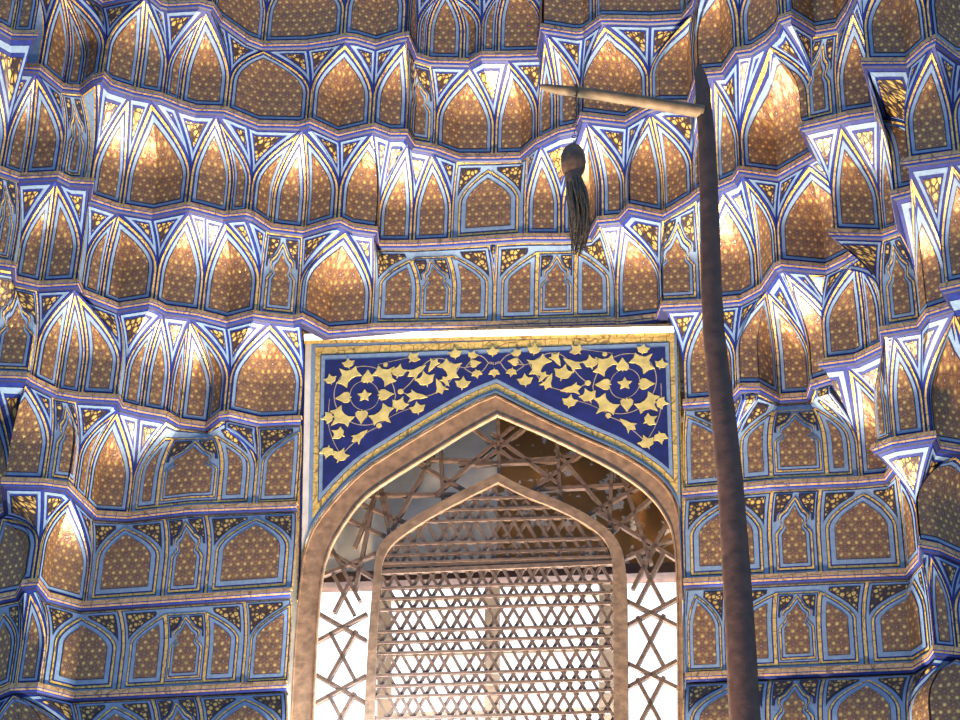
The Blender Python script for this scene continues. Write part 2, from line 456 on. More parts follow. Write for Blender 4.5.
def deco_plain(pc, mb):
    pc.layer(mb, lambda v: (0, 1) if pc.wd(v) > 1e-4 else None, 'navy', 0)
    pc.layer(mb, pc.inset(.006), 'gold', .004); pc.layer(mb, pc.inset(.014), 'pale', .007)

# ----------------------------------------------------- niches, tier by tier
# c(base x, [stations on the ledge above between the neighbouring apexes]);  n([inner base x], [apex x...], kind, flags)
def c(b, t): return ('c', b, t)
def n(inner, tops, kind='F', join=False, flat=False): return ('n', inner, tops, kind, join, flat)
ROWS = []
def row(t, *seq): ROWS.append((t, list(seq)))
row('Z', c(168,[168]), n([],[190]), c(212,[212]), n([],[246],'F',True), c(263,[263]), n([],[290],'F',True), c(343,[343]), n([376],[376],'F',True), c(405,[405]),
    n([],[412]), c(415,[415]), n([426,462],[445]), c(481,[481]), n([497],[509]), c(541,[541]), n([],[560],'F',True), c(596,[596]), n([614],[620],'F',True), c(686,[686]), n([],[692]), c(697,[697]))
row('A', c(-45,[-40]), n([12],[-10]), c(34,[36]))
row('A', c(39,[38]), n([64,82],[62]), c(101,[103]), n([136],[147]), c(163,[166]), n([179],[207]), c(226,[226]), n([],[264],'F',True), c(308,[308]), n([],[346],'F',True), c(371,[376]),
    n([],[406]), c(406,[406]), n([],[406,431],'O'), c(434,[431]), n([],[470],'F',True), c(494,[]), n([],[508],'F',True), c(538,[541]), n([],[544],'F'), c(557,[544]),
    n([],[546]), c(581,[584]), n([],[604],'F',True), c(650,[650]), n([],[692],'F',True), c(697,[697]), n([],[718],'F',True), c(741,[744]), n([],[765],'F',True), c(784,[784]), n([],[816],'F',True), c(853,[853]))
row('B', c(-45,[-45]), n([],[-15]), c(1,[34]))
row('B', c(1,[11]), n([24],[37]), c(59,[62]), n([],[62,83],'O'), c(84,[83]), n([],[83,98],'P'), c(90,[98]))
row('B', c(88,[103]), n([],[131]), c(121,[]), n([],[152],'F',True), c(187,[176]), n([229],[217]), c(248,[248]), n([270,304],[303]), c(337,[340]), n([],[373]), c(376,[390]), n([],[408],'F',True), c(412,[]),
    n([],[432]), c(451,[457]), n([],[490],'F',True,True), c(525,[528]), n([],[541]), c(561,[]), n([601],[586]), c(626,[627]), n([664],[650]), c(694,[692]), n([717],[712]), c(741,[738,752]), n([],[768],'F',True), c(817,[782,812]))
row('B', c(804,[813]), n([],[813,838],'O'), c(839,[839]), n([],[852]), c(879,[857]))
row('B', c(866,[860]), n([],[895],'F',True), c(930,[932]), n([],[955],'F',True), c(1005,[1005]))
row('C', c(-12,[-8]), n([],[-8,18],'O'), c(11,[18]))
row('C', c(13,[20]), n([41],[57]), c(76,[89]))
row('C', c(80,[88]), n([100],[119]), c(153,[153]), n([],[190]), c(200,[206]), n([],[226],'F',True), c(257,[246,267]), n([],[267,303],'O'), c(297,[303]), n([],[346],'F',True), c(371,[374]),
    n([411,449],[411,411,450,450],'FOF',False,True), c(494,[490,497]), n([538,577],[537,537,576,576],'FOF',False,True), c(616,[600]), n([],[621],'F',True), c(662,[662]), n([],[662,696],'O'), c(702,[696]), n([],[722],'F',True), c(759,[]), n([],[743]), c(779,[779]), n([],[808],'F',True), c(856,[816]))
row('C', c(834,[804]), n([],[840]), c(883,[878]), n([],[880]), c(901,[880]))
row('C', c(895,[866]), n([],[874]), c(929,[907]))
row('C', c(908,[910]), n([],[931],'F',False), c(957,[955]), n([],[985],'F',True), c(1005,[1005]))
row('D', c(-14,[-12]), n([],[-12,38],'O'), c(31,[39]), n([56,80],[76]), c(116,[118]))
row('D', c(120,[120]), n([141],[163]), c(166,[]), n([178,209],[190]), c(226,[227]), n([],[271],'F',True), c(301,[301]))
row('D', c(684,[666]), n([],[702],'F',True), c(738,[740]), n([778],[766]), c(812,[779]), n([],[783]), c(843,[805]))
row('D', c(824,[826]), n([868],[856]), c(885,[857]))
row('D', c(884,[836]), n([],[882,900],'O'), c(922,[901]))
row('D', c(920,[895]), n([],[908]), c(953,[929]))
row('D', c(945,[908]), n([],[950],'F',True), c(1005,[1005]))
row('E', c(-30,[-30]), n([],[-4],'F',True), c(7,[-3]))
row('E', c(8,[-3]), n([],[27]), c(45,[53]), n([],[53,77],'O'), c(73,[77]), n([84],[119]), c(129,[140,167]), n([170,217],[174,174,214,214],'FOF',False,True), c(254,[226,257]), n([],[301],'F',False,True), c(298,[302]))
row('E', c(684,[684]), n([],[687],'F',False,True), c(735,[733,743,757]), n([770,823],[776,776,811,811],'FOF',False,True), c(860,[815,830]), n([],[846],'F'), c(897,[884]))
row('E', c(877,[882]), n([],[882,886],'O'), c(893,[886]), n([],[893],'F',True), c(927,[921]), n([],[954],'F'), c(1005,[1005]))
row('F', c(-15,[-12]), n([],[4],'F',True), c(34,[8,44]), n([],[72],'F',True), c(85,[92]), n([],[125],'F',True,True), c(163,[166]), n([],[166,207],'O'), c(206,[207]), n([],[257],'F',True,True), c(293,[298]))
row('F', c(684,[684]), n([],[731],'F',True,True), c(772,[772]), n([],[772,820],'O'), c(821,[820]), n([],[865],'F',True,True), c(908,[896]), n([],[897]), c(922,[897]))
row('F', c(922,[877,932]), n([],[956],'F',True), c(1005,[1005]))
row('G', c(-20,[-15]), n([],[4],'F',True,True), c(15,[21]), n([],[31],'F'), c(41,[45]), n([],[80],'F',True,True), c(119,[121]), n([163,206],[166,166,206,206],'FOF',False,True), c(243,[246]), n([],[291],'F',False,True), c(288,[292]))
row('G', c(684,[684]), n([],[696],'F',False,True), c(728,[728]), n([777,823],[777,777,820,820],'FOF',False,True), c(867,[867]), n([],[914],'F',True,True), c(934,[922]))
row('G', c(935,[922]), n([],[929],'F'), c(957,[960]), n([],[985],'F',True), c(1005,[1005]))
row('H', c(-20,[-14]), n([],[15],'F',True), c(72,[74]), n([],[114],'F',True,True), c(154,[154]), n([],[154,199],'O'), c(199,[199]), n([],[245],'F',True,True), c(284,[287]))
row('H', c(684,[684]), n([],[733],'F',True,True), c(771,[771]), n([],[771,824],'O'), c(824,[824]), n([],[870],'F',True,True), c(912,[914]), n([],[956],'F',True), c(1005,[1005]))

TIER = dict(Z='top tier', A='second tier from top', B='third tier from top', C='fourth tier from top', D='fifth tier from top', E='sixth tier from top', F='third tier from bottom', G='second tier from bottom', H='bottom tier')
ORD = ['first','second','third','fourth','fifth','sixth','seventh','eighth','ninth','tenth','eleventh','twelfth','thirteenth','fourteenth','fifteenth','sixteenth','seventeenth','eighteenth','nineteenth','twentieth','twenty-first','twenty-second','twenty-third','twenty-fourth','twenty-fifth','twenty-sixth']
count = {}
prev_end = {}
for tier, seq in ROWS:
    link = prev_end.get(tier); prev_end[tier] = (seq[-1][1], seq[-1][2][-1])
    if link and abs(link[0] - seq[0][1]) > 60: link = None
    for i, e in enumerate(seq):
        if e[0] != 'n': continue
        _, inner, tops, kinds, join, flat = e
        cl, cr = seq[i - 1], seq[i + 1]
        base = [cl[1]] + inner + [cr[1]]
        nf = 1 if join else len(base) - 1
        if len(kinds) < nf: kinds = kinds * nf
        vs, p, vap = (.52, 1.8, .92) if flat else (.40, 2.25, 1.0)
        tri = kinds[:3] == 'FOF'
        if tri: vs, p, vap = .56, 1.55, .90
        if kinds == 'O': vap = 1.0
        if join or len(base) == 2:
            tp = [tops[0], tops[-1]]; base = [base[0], base[-1]]
        else: tp = tops if len(tops) == len(base) else [tops[0]] * len(base)
        side = 'L' if cl[1] < 490 else 'R'
        if tier in 'ZABC': side = ''
        ck = (tier, side)
        count[ck] = count.get(ck, 0) + 1
        if kinds == 'O': nm, look, cat = 'cusped_panel', 'narrow cusped panel', 'wall panel'
        elif kinds == 'P': nm, look, cat = 'pier_strip', 'narrow plain blue strip', 'wall panel'
        elif tri: nm, look, cat = 'three_part_niche', 'wide three-part arched niche', 'niche'
        elif flat: nm, look, cat = 'arched_panel', 'flat blue pointed-arch panel', 'wall panel'
        else:
            nm = 'muqarnas_niche'; cat = 'niche'
            look = {1: 'gilded pointed niche', 2: 'gilded two-facet pointed niche', 3: 'gilded three-facet pointed niche'}[nf]
        where = {'': '', 'L': ' left of window', 'R': ' right of window'}[side]
        lab = f"{look}, {ORD[count[ck] - 1]} bay from left in {TIER[tier]}{where}"
        q = Piece(tier, base[0], base[-1], tp[0], tp[-1])
        loc = (q.P(0, 0) + q.P(1, 0)) / 2
        root = thing(nm, loc, lab, cat, f"{nm.replace('_', ' ')}s of the {TIER[tier]}")
        isflat = flat
        if isflat:
            TL = cl[2][-1] if cl[2] else tp[0]; TR = cr[2][0] if cr[2] else tp[-1]
            pc = Piece(tier, base[0], base[-1], TL, TR, .40, 2.25, 1.0)
            up = ABOVE[tier]; kT = [key(up, x) for x in (TL, tp[0], tp[-1], TR)]
            def uof(x):
                tgt = pt(up, key(up, x)); best = min(range(201), key=lambda i_: (ev(pc.T, i_ / 200) - tgt).length); return best / 200
            def ubase(x):
                tgt = pt(tier, key(tier, x)); best = min(range(201), key=lambda i_: (ev(pc.B, i_ / 200) - tgt).length); return best / 200
            fl = Flat(pc, uof(tp[0]), uof(tp[-1]), vs, p, vap)
            mb = MB(); fl.frame(mb); mb.build('frame', root)
            ml, mr = MB(), MB(); fl.corners(ml, mr)
            if ml.f: ml.build('spandrel', root)
            if mr.f: mr.build('spandrel', root)
            if tri:
                ca, cb = (ubase(inner[0]) + fl.u1) / 2, (ubase(inner[1]) + fl.u2) / 2
                mb = MB(); fl.field(mb, None, ca); mb.build('side_field', root)
                mb = MB(); fl.field(mb, cb, None); mb.build('side_field', root)
                mb = MB()
                for d, k, o in ((0, 'gold', .012), (.010, 'navy', .015), (.016, 'pale', .018)): pc.layer(mb, fl.arch(d, ca, cb), k, o)
                g = .024 / pc.wd(.2); lo_, hi_ = .10, vap - .045; ogee_layers(pc, mb, ca + g, cb - g, lo_, hi_, .021, .8)
                def shp(v):
                    if v < .60: return None
                    a_ = max(.02, ogenv((v - lo_) / (hi_ - lo_)) * ((cb - ca) / 2 - g)); m_ = (ca + cb) / 2
                    return (m_ - a_, m_ + a_, 1.5)
                corner_layers(pc, (mb, mb), ca, cb, shp, .022, .008, (1 - vap) * pc.H + .024, .021)
                mb.build('cusped_field', root)
            else:
                mb = MB(); fl.field(mb); mb.build('arched_field', root)
        for j in range(0 if isflat else len(base) - 1):
            pc = Piece(tier, base[j], base[j + 1], tp[j], tp[j + 1], vs, p, vap)
            mb = MB(); kd = kinds[j]
            if kd == 'O':
                deco_cusped(pc, mb); mb.build('cusped_field', root)
            elif kd == 'P':
                deco_plain(pc, mb); mb.build('strip', root)
            else:
                deco_facet(pc, mb); mb.build('arched_field' if flat or tri else 'facet', root)
        if i == 1 and link:
            pc = Piece(tier, link[0], seq[0][1], link[1], seq[0][2][0], .40, 2.25, 1.0); mb = MB()
            pc.layer(mb, lambda v: (0, 1), 'navy', 0)
            if pc.wd(.1) > .03: pc.layer(mb, pc.inset(.006), 'gold', .004); pc.layer(mb, pc.inset(.014), 'pale', .007)
            if mb.f: mb.build('return_strip', root)
        # spandrels and hood kites of this niche
        def span(bx, a, b, name):
            if abs(key(ABOVE[tier], a) - key(ABOVE[tier], b)) < 1e-6: return
            pc = Piece(tier, bx, bx, a, b, vs, p, vap)
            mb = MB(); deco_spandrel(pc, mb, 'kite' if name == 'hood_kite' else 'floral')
            if mb.f: mb.build(name, root)
        if cl[2]: 
            st = [cl[2][-1], tp[0]]
            if i == 1: st = list(cl[2]) + [tp[0]]
            if isflat: st = st[:-1]
            for a, b in zip(st, st[1:]): span(cl[1], a, b, 'spandrel')
        st = [tp[-1]] + list(cr[2])
        if isflat: st = st[1:]
        for a, b in zip(st, st[1:]): span(cr[1], a, b, 'spandrel')
        if not cr[2] and i + 2 < len(seq):
            nx = seq[i + 3 - 1] if False else seq[i + 2]
            span(cr[1], tp[-1], nx[2][0], 'hood_kite')

# ------------------------------------------------------------------- ledges
PROF = [(-.03, .006, 'ledge'), (.026, .006, 'ledge'), (.030, -.024, 'navy'), (.027, -.029, 'ledge'), (.024, -.040, 'navy'), (.021, -.046, 'blue'), (.017, -.053, 'dark'), (.004, -.058, 'dark'), (-.04, -.060, None)]
def ledge(t, i0, i1, label):
    pts = [p for p in PLAN[t][i0:i1 + 1]]
    q = [pts[0]]
    for p in pts[1:]:
        if (p - q[-1]).length > .012: q.append(p)
    pts = q
    def norm2(a, b):
        d = (b - a).normalized(); m = V((d.y, -d.x))
        mid = (a + b) / 2
        return m
    offs = []
    for i in range(len(pts)):
        if i == 0: m = norm2(pts[0], pts[1])
        elif i == len(pts) - 1: m = norm2(pts[-2], pts[-1])
        else:
            a, b = norm2(pts[i - 1], pts[i]), norm2(pts[i], pts[i + 1]); m = a + b
            if m.length < .3: m = a.copy()
            else:
                m.normalize(); m = m * min(1.6, 1 / max(.2, m.dot(a)))
        offs.append(m)
    mb = MB()
    for i in range(len(pts) - 1):
        for j in range(len(PROF) - 1):
            k = PROF[j][2]
            (o0, z0), (o1, z1) = PROF[j][:2], PROF[j + 1][:2]
            A0 = pts[i] + offs[i] * o0; A1 = pts[i] + offs[i] * o1; B0 = pts[i + 1] + offs[i + 1] * o0; B1 = pts[i + 1] + offs[i + 1] * o1
            z = ZL[t]
            mb.face([V((A1.x, A1.y, z + z1)), V((B1.x, B1.y, z + z1)), V((B0.x, B0.y, z + z0)), V((A0.x, A0.y, z + z0))], k)
    o = mb.build('muqarnas_ledge')
    tag(o, label, 'ledge', 'zigzag gilded ledges between the tiers')
for t in 'ZABCDEFGH':
    xs = [p[0] for p in L[t]]
    below = {'Z':'top tier','A':'second tier','B':'third tier','C':'fourth tier','D':'fifth tier','E':'sixth tier','F':'seventh tier','G':'eighth tier','H':'ninth tier'}[t]
    cut = [i for i in range(len(xs) - 1) if xs[i + 1] - xs[i] > 300]
    if cut:
        i = cut[0]
        ledge(t, 0, i, f'zigzag gold and blue ledge under the {below} from top, left of the window')
        ledge(t, i + 1, len(xs) - 1, f'zigzag gold and blue ledge under the {below} from top, right of the window')
    else: ledge(t, 0, len(xs) - 1, f'long zigzag gold and blue ledge under the {below} from top')
# ------------------------------------------------------------------- window
M['wood'] = painted('old_wood', (0.22, 0.14, 0.088), 0.75, 0, .35, 18, .4)
M['wood2'] = painted('dark_wood', (0.14, 0.092, 0.062), 0.75, 0, .35, 18, .4)
M['lattice'] = painted('lattice_wood', (0.085, 0.056, 0.044), 0.7, 0, .3, 25, .3)
M['polewood'] = painted('dark_pole_wood', (0.072, 0.038, 0.029), 0.6, 0, .4, 14, .5)
M['armwood'] = painted('weathered_wood', (0.13, 0.095, 0.06), 0.7, 0, .35, 16, .4)
M['gilt'] = painted('gilt_leaf', (0.60, 0.50, 0.18), 0.45, 0.2, .22, 20, .2)
M['field_blue'] = painted('lapis_ground', (0.010, 0.014, 0.115), 0.4, 0, .3, 12)
M['lime'] = painted('lime_wash', (0.78, 0.76, 0.70), 0.8, 0, .12, 8, .5)
M['vine'] = painted('pale_vine', (0.36, 0.30, 0.24), 0.5, 0, .2)
M['white'] = painted('white_sill', (0.66, 0.64, 0.60), 0.5, 0, .12, 14)
def plaster():
    m, nt, b = new_mat('flaking_plaster'); tc = nd(nt, 'ShaderNodeTexCoord')
    no = nd(nt, 'ShaderNodeTexNoise', inp={'Scale': 11, 'Detail': 6, 'Roughness': .65}); nt.links.new(tc.outputs['Object'], no.inputs['Vector'])
    n2 = nd(nt, 'ShaderNodeTexNoise', inp={'Scale': 4, 'Detail': 3}); nt.links.new(tc.outputs['Object'], n2.inputs['Vector'])
    br = ramp(nt, n2.outputs[0], [(0.3, (.27, .125, .035)), (0.7, (.38, .19, .06))])
    k = ramp(nt, no.outputs[0], [(0.57, (0, 0, 0)), (0.59, (1, 1, 1))])
    nt.links.new(mixc(nt, k, br, (.78, .72, .64)), b.inputs['Base Color']); b.inputs['Roughness'].default_value = .85
    bp = nd(nt, 'ShaderNodeBump', inp={'Strength': .5, 'Distance': .01}); nt.links.new(no.outputs[0], bp.inputs['Height']); nt.links.new(bp.outputs[0], b.inputs['Normal'])
    return m
M['plaster'] = plaster()
def daylight():
    m, nt, b = new_mat('daylight_sky')
    nt.nodes.remove(b); e = nd(nt, 'ShaderNodeEmission', inp={0: (0.80, 0.90, 1.0, 1), 1: 2.4})
    nt.links.new(e.outputs[0], nt.nodes['Material Output'].inputs[0]); return m
M['sky'] = daylight()

def slab(mb, pts, off, depth, k, kside=None):
    """closed outline on the window wall, front face off metres in front, depth metres thick"""
    F_ = [wall(x, y, off) for x, y in pts]; B_ = [p - WN * depth for p in F_]
    ar = sum(pts[i - 1][0] * pts[i][1] - pts[i][0] * pts[i - 1][1] for i in range(len(pts)))
    mb.face(F_ if ar < 0 else F_[::-1], k)
    if depth:
        for i in range(len(pts)):
            mb.face([F_[i - 1], F_[i], B_[i], B_[i - 1]], kside or k)
        mb.face(B_ if ar > 0 else B_[::-1], kside or k)
def offset_line(pts, d):
    """shift an open photo-plane polyline sideways by d (to the left of travel)"""
    r = []
    for i, p in enumerate(pts):
        a = V(pts[max(i - 1, 0)]); b = V(pts[min(i + 1, len(pts) - 1)])
        if 0 < i < len(pts) - 1:
            t1 = (V(p) - a).normalized(); t2 = (b - V(p)).normalized()
            n1 = V((t1.y, -t1.x)); n2 = V((t2.y, -t2.x)); m = (n1 + n2).normalized(); m = m / max(.45, m.dot(n1))
        else:
            t = (b - a).normalized(); m = V((t.y, -t.x))
        r.append((p[0] + m.x * d, p[1] + m.y * d))
    return r
def smooth(pts, keep=(), it=2):
    for _ in range(it):
        q = [pts[0]]
        for i in range(len(pts) - 1):
            a, b = pts[i], pts[i + 1]
            ka, kb = a in keep, b in keep
            if i > 0: q.append(a if ka else (a[0] * .75 + b[0] * .25, a[1] * .75 + b[1] * .25))
            if i < len(pts) - 2 and not kb: q.append((a[0] * .25 + b[0] * .75, a[1] * .25 + b[1] * .75))
        q.append(pts[-1]); pts = q
    return pts
AP = (495.5, 394.5)
OUTL = [(286, 810), (293, 650), (300, 578), (304, 548), (317, 519), (358, 473), (396, 449), (437, 424), (475, 402.5), AP]
OUTR = [AP, (545, 420), (589, 439.5), (621, 453), (653, 473), (671, 492), (678, 512), (680, 540), (682, 580), (683, 650), (684, 810)]
INL = [(311, 810), (316, 650), (322, 574), (331, 545), (347, 519), (363, 498), (387, 481), (437, 450), (469, 430), (497, 415)]
INR = [(497, 415), (537, 431.5), (577, 450.5), (612, 468.5), (636, 484), (653, 499), (665, 516), (673, 534), (676, 576), (677, 650), (677.5, 810)]
OUTL, OUTR = smooth(OUTL), smooth(OUTR); INL, INR = smooth(INL), smooth(INR)
OUT = OUTL + OUTR[1:]; INN = INL + INR[1:]
def wthing(name, px, py, off=0, **k): return thing(name, wall(px, py, off), **k)

# spandrel panel: blue ground with gold arabesques, in bands
sp = wthing('spandrel_panel', 495, 394, .0, label='blue panel with gold arabesque leaves above the pointed window', cat='wall panel')
RECT = [(286, 690), (303, 590), (306, 336), (672, 324), (683, 580), (683, 690)]
def hoop(l, t0, t1, r, arch, cutl, cutr):
    return [l, t0, t1, r] + cutr + arch[::-1] + cutl
def arch_part(d, ymax):
    a = offset_line(OUT, -d); return a
def up_to(arch, y):   # keep arch points above photo height y on both sides
    return [p for p in arch if p[1] < y]
def hooped(l, r, tl, tr, d, k, off):
    """region inside the borders: left/right x at top, top y at left/right, distance d above the arch"""
    ar = offset_line(OUT, d)
    lx = lambda y: l - (y - 340) * 0.018; rx = lambda y: r + (y - 330) * 0.028
    A = [p for p in ar if lx(p[1]) < p[0] < rx(p[1])]
    def cut(p, q, fx):
        lo, hi = 0.0, 1.0
        for _ in range(30):
            m = (lo + hi) / 2; x = p[0] + (q[0] - p[0]) * m; y = p[1] + (q[1] - p[1]) * m
            if fx(x, y): lo = m
            else: hi = m
        return (p[0] + (q[0] - p[0]) * lo, p[1] + (q[1] - p[1]) * lo)
    i0 = ar.index(A[0]); i1 = ar.index(A[-1])
    if i0 > 0: A = [cut(A[0], ar[i0 - 1], lambda x, y: x > lx(y))] + A
    if i1 < len(ar) - 1: A = A + [cut(A[-1], ar[i1 + 1], lambda x, y: x < rx(y))]
    mb = MB(); slab(mb, [(l, tl), (r, tr)] + A[::-1], off, .008, k); return mb
hooped(305.5, 675, 338, 326, 2.0, 'white', .0).build('outer_band', sp)
hooped(311.5, 676.5, 343.5, 331, 3.8, 'pale', .003).build('pale_band', sp)
hooped(315.5, 674, 347.5, 334.5, 5.5, 'gold', .006).build('gold_band', sp)
hooped(320.5, 669.5, 354.5, 341.5, 10.5, 'dark', .009).build('dark_line', sp)
hooped(321.3, 668.8, 355.5, 342.5, 11.2, 'pale', .012).build('inner_band', sp)
hooped(325, 665, 360, 347, 14.5, 'field_blue', .015).build('blue_field', sp)
# arabesques: local wall coordinates mirrored about the window's axis
E1 = V((-WN.y, WN.x, 0)).normalized()
if E1.x < 0: E1 = -E1
O0 = wall(494, 392)
def loc2(x, y):
    p = wall(x, y) - O0; return (p.dot(E1), p.z)
def put(a, b, off): return O0 + E1 * a + V((0, 0, b)) + WN * off
def motif(shape, cx, cy, size, ang):
    """motif outline (unit, pointing up) set at a photo spot, turned by ang"""
    a, b = loc2(cx, cy); s = size * 1.12 / 185.0; ca, sa = math.cos(ang), math.sin(ang)
    return [(a + s * (x * ca - y * sa), b + s * (x * sa + y * ca)) for x, y in shape]
HEART = [(0, 1.0), (.25, .55), (.62, .05), (.66, -.35), (.40, -.62), (.12, -.50), (0, -.75), (-.12, -.50), (-.40, -.62), (-.66, -.35), (-.62, .05), (-.25, .55)]
LEAF = [(0, 1.1), (.20, .62), (.46, .36), (1.0, .34), (.80, -.02), (.66, -.42), (.34, -.55), (.12, -.58), (0, -1.0), (-.12, -.58), (-.34, -.55), (-.66, -.42), (-.80, -.02), (-1.0, .34), (-.46, .36), (-.20, .62)]
STAR = [(math.sin(i * math.pi / 5) * (1 if i % 2 == 0 else .5), math.cos(i * math.pi / 5) * (1 if i % 2 == 0 else .5)) for i in range(10)]
FLEUR = [(0, 1.15), (.22, .55), (.62, .28), (1.1, .30), (.85, -.12), (.80, -.72), (.42, -.40), (0, -.32), (-.42, -.40), (-.80, -.72), (-.85, -.12), (-1.1, .30), (-.62, .28), (-.22, .55)]
HORN = [(0, 1.2), (.30, .55), (.40, 0), (.85, -.6), (.35, -.42), (0, -.9), (-.30, -.45), (-.60, -.55), (-.28, 0), (-.22, .55)]
DOT = [(math.cos(i * math.pi / 4), math.sin(i * math.pi / 4)) for i in range(8)]
D_ = math.radians
ITEMS = [(STAR, 365, 397, 8, 0), (HEART, 368, 379, 10, 0), (HEART, 385, 396, 10, D_(-88)), (HEART, 362, 417, 10, D_(180)), (HEART, 345, 399, 10, D_(92)),
    (FLEUR, 349, 378, 13, D_(45)), (FLEUR, 385, 377, 13, D_(-45)), (FLEUR, 382, 416, 13, D_(-135)), (FLEUR, 342, 418, 13, D_(135)),
    (LEAF, 349, 365, 7, D_(10)), (LEAF, 331, 381, 7, D_(15)), (LEAF, 329, 419, 7.5, D_(100)), (LEAF, 339, 435, 8, D_(60)), (LEAF, 328, 453, 8, D_(170)), (LEAF, 341, 457, 9, D_(-20)),
    (HORN, 359, 438, 10, D_(-50)), (LEAF, 414, 359, 7.5, D_(-40)), (LEAF, 399, 373, 9, D_(-10)), (LEAF, 400, 406, 9.5, D_(-20)), (LEAF, 418, 410, 8.5, D_(10)), (DOT, 379.5, 427, 3, 0), (DOT, 386, 366, 2.6, 0), (DOT, 401, 393, 3.2, 0),
    (HORN, 416, 373, 11, D_(-55)), (LEAF, 426, 381, 10.5, D_(15)), (HORN, 416, 397, 11, D_(-100)), (HORN, 434, 366, 9, D_(150)), (HORN, 440, 389, 10, D_(20)), (FLEUR, 450, 371, 13, D_(-60)), (LEAF, 455.5, 355, 7.5, D_(5)), (LEAF, 463, 385, 8.5, D_(-5)), (HORN, 446, 382, 7, D_(-150)),
    (HEART, 475, 365, 7, D_(-80)), (LEAF, 473, 356.5, 6, D_(-20)), (LEAF, 477, 375, 6, D_(190))]
NAMES = {id(HEART): 'heart_leaf', id(LEAF): 'trefoil_leaf', id(STAR): 'star_blossom', id(FLEUR): 'palmette', id(HORN): 'half_palmette', id(DOT): 'bud'}
def put_motif(sh, x, y, sz, an, sgn):
    o = [(sgn * a, b) for a, b in motif(sh, x, y, sz, an)]
    Fp = [put(a, b, .020) for a, b in o]; Bp = [put(a, b, .014) for a, b in o]
    mb = MB(); mb.face(Fp if sgn < 0 else Fp[::-1], 'gilt')
    for i in range(len(o)): mb.face([Fp[i - 1], Fp[i], Bp[i], Bp[i - 1]], 'gilt')
    mb.build(NAMES[id(sh)], sp)
put_motif(LEAF, 493, 353, 7, 0, 1); put_motif(LEAF, 494.5, 374, 6, math.pi, 1)
for sgn in (1, -1):
    for it in ITEMS: put_motif(*it, sgn)
    mb = MB()
    def vine(ps, wd=1.1):
        q = smooth(ps, it=3); ab = [loc2(*p) for p in q]
        for i in range(len(ab) - 1):
            (a, b), (c_, d_) = ab[i], ab[i + 1]; t = V((c_ - a, d_ - b)).normalized() * (wd / 370)
            mb.face([put(sgn * (a - t.y), b + t.x, .017), put(sgn * (a + t.y), b - t.x, .017), put(sgn * (c_ + t.y), d_ - t.x, .017), put(sgn * (c_ - t.y), d_ + t.x, .017)], 'vine')
    ring = [(365 + 31 * math.cos(t * math.pi / 8), 397 + 30 * math.sin(t * math.pi / 8)) for t in range(17)]
    vine(ring)
    r2 = [(365 + 15 * math.cos(t * math.pi / 6), 397 + 15 * math.sin(t * math.pi / 6)) for t in range(13)]; vine(r2, .8)
    vine([(401, 393), (412, 384), (424, 364), (440, 358), (456, 366), (464, 370), (476, 366)])
    vine([(401, 393), (416, 399), (432, 397), (446, 388), (454, 378), (460, 368)])
    vine([(465, 370), (476, 356), (484, 358), (490, 366), (494, 364)]); vine([(465, 370), (476, 377), (484, 372), (490, 362), (494, 366)])
    vine([(379, 428), (366, 434), (352, 446), (340, 458)]); vine([(342, 457), (334, 444), (328, 425), (330, 400)], .7); vine([(414, 358), (395, 362), (378, 366)], .7); vine([(380, 425), (398, 414), (416, 408)], .7)
    mb.build('vine', sp)
for st in ([(296.5, 600), (301.5, 330), (307.5, 333), (304, 600)], [(670.5, 326), (677.5, 320), (687, 600), (682, 600)]):
    mb = MB(); slab(mb, st, -.03, .04, 'gold'); mx = [((st[0][0] + st[3][0]) / 2, 598), ((st[1][0] * .5 + st[2][0] * .5), st[1][1] + 2)]
    x0 = st[0][0] if st[0][0] < 400 else st[3][0]; x1 = st[1][0]
    q_ = [(x0 + 1.5, 598), (x1 + 1.5, st[1][1] + 6), (x1 + 3.5, st[1][1] + 6), (x0 + 3.5, 598)] if st[0][0] < 400 else [(st[1][0] - 4, 336), (st[1][0] - 2, 336), (st[2][0] - 2, 598), (st[2][0] - 4, 598)]
    slab(mb, q_, -.024, .005, 'navy'); mb.build('edge_strip', sp)
# white sloping sill above the panel
mb = MB()
xs_ = [304, 400, 490, 580, 674]
for i in range(4):
    x0, x1 = xs_[i], xs_[i + 1]
    y = lambda x, d: 330.0 + d - (x - 304) * 0.0215
    q = [wall(x0, y(x0, 4), .055), wall(x1, y(x1, 4), .055), wall(x1, y(x1, 10.5), .012), wall(x0, y(x0, 10.5), .012)]
    mb.face(q, 'white'); 
    q = [wall(x0, y(x0, 1.5), .05), wall(x1, y(x1, 1.5), .05), wall(x1, y(x1, 4), .055), wall(x0, y(x0, 4), .055)]
    mb.face(q, 'ledge')
    q = [wall(x0, y(x0, 10.5), .012), wall(x1, y(x1, 10.5), .012), wall(x1, y(x1, 14), .010), wall(x0, y(x0, 14), .010)]
    mb.face(q, 'gold')
tag(mb.build('window_sill_moulding'), 'white sloping moulding with gold edge running above the blue panel', 'moulding')

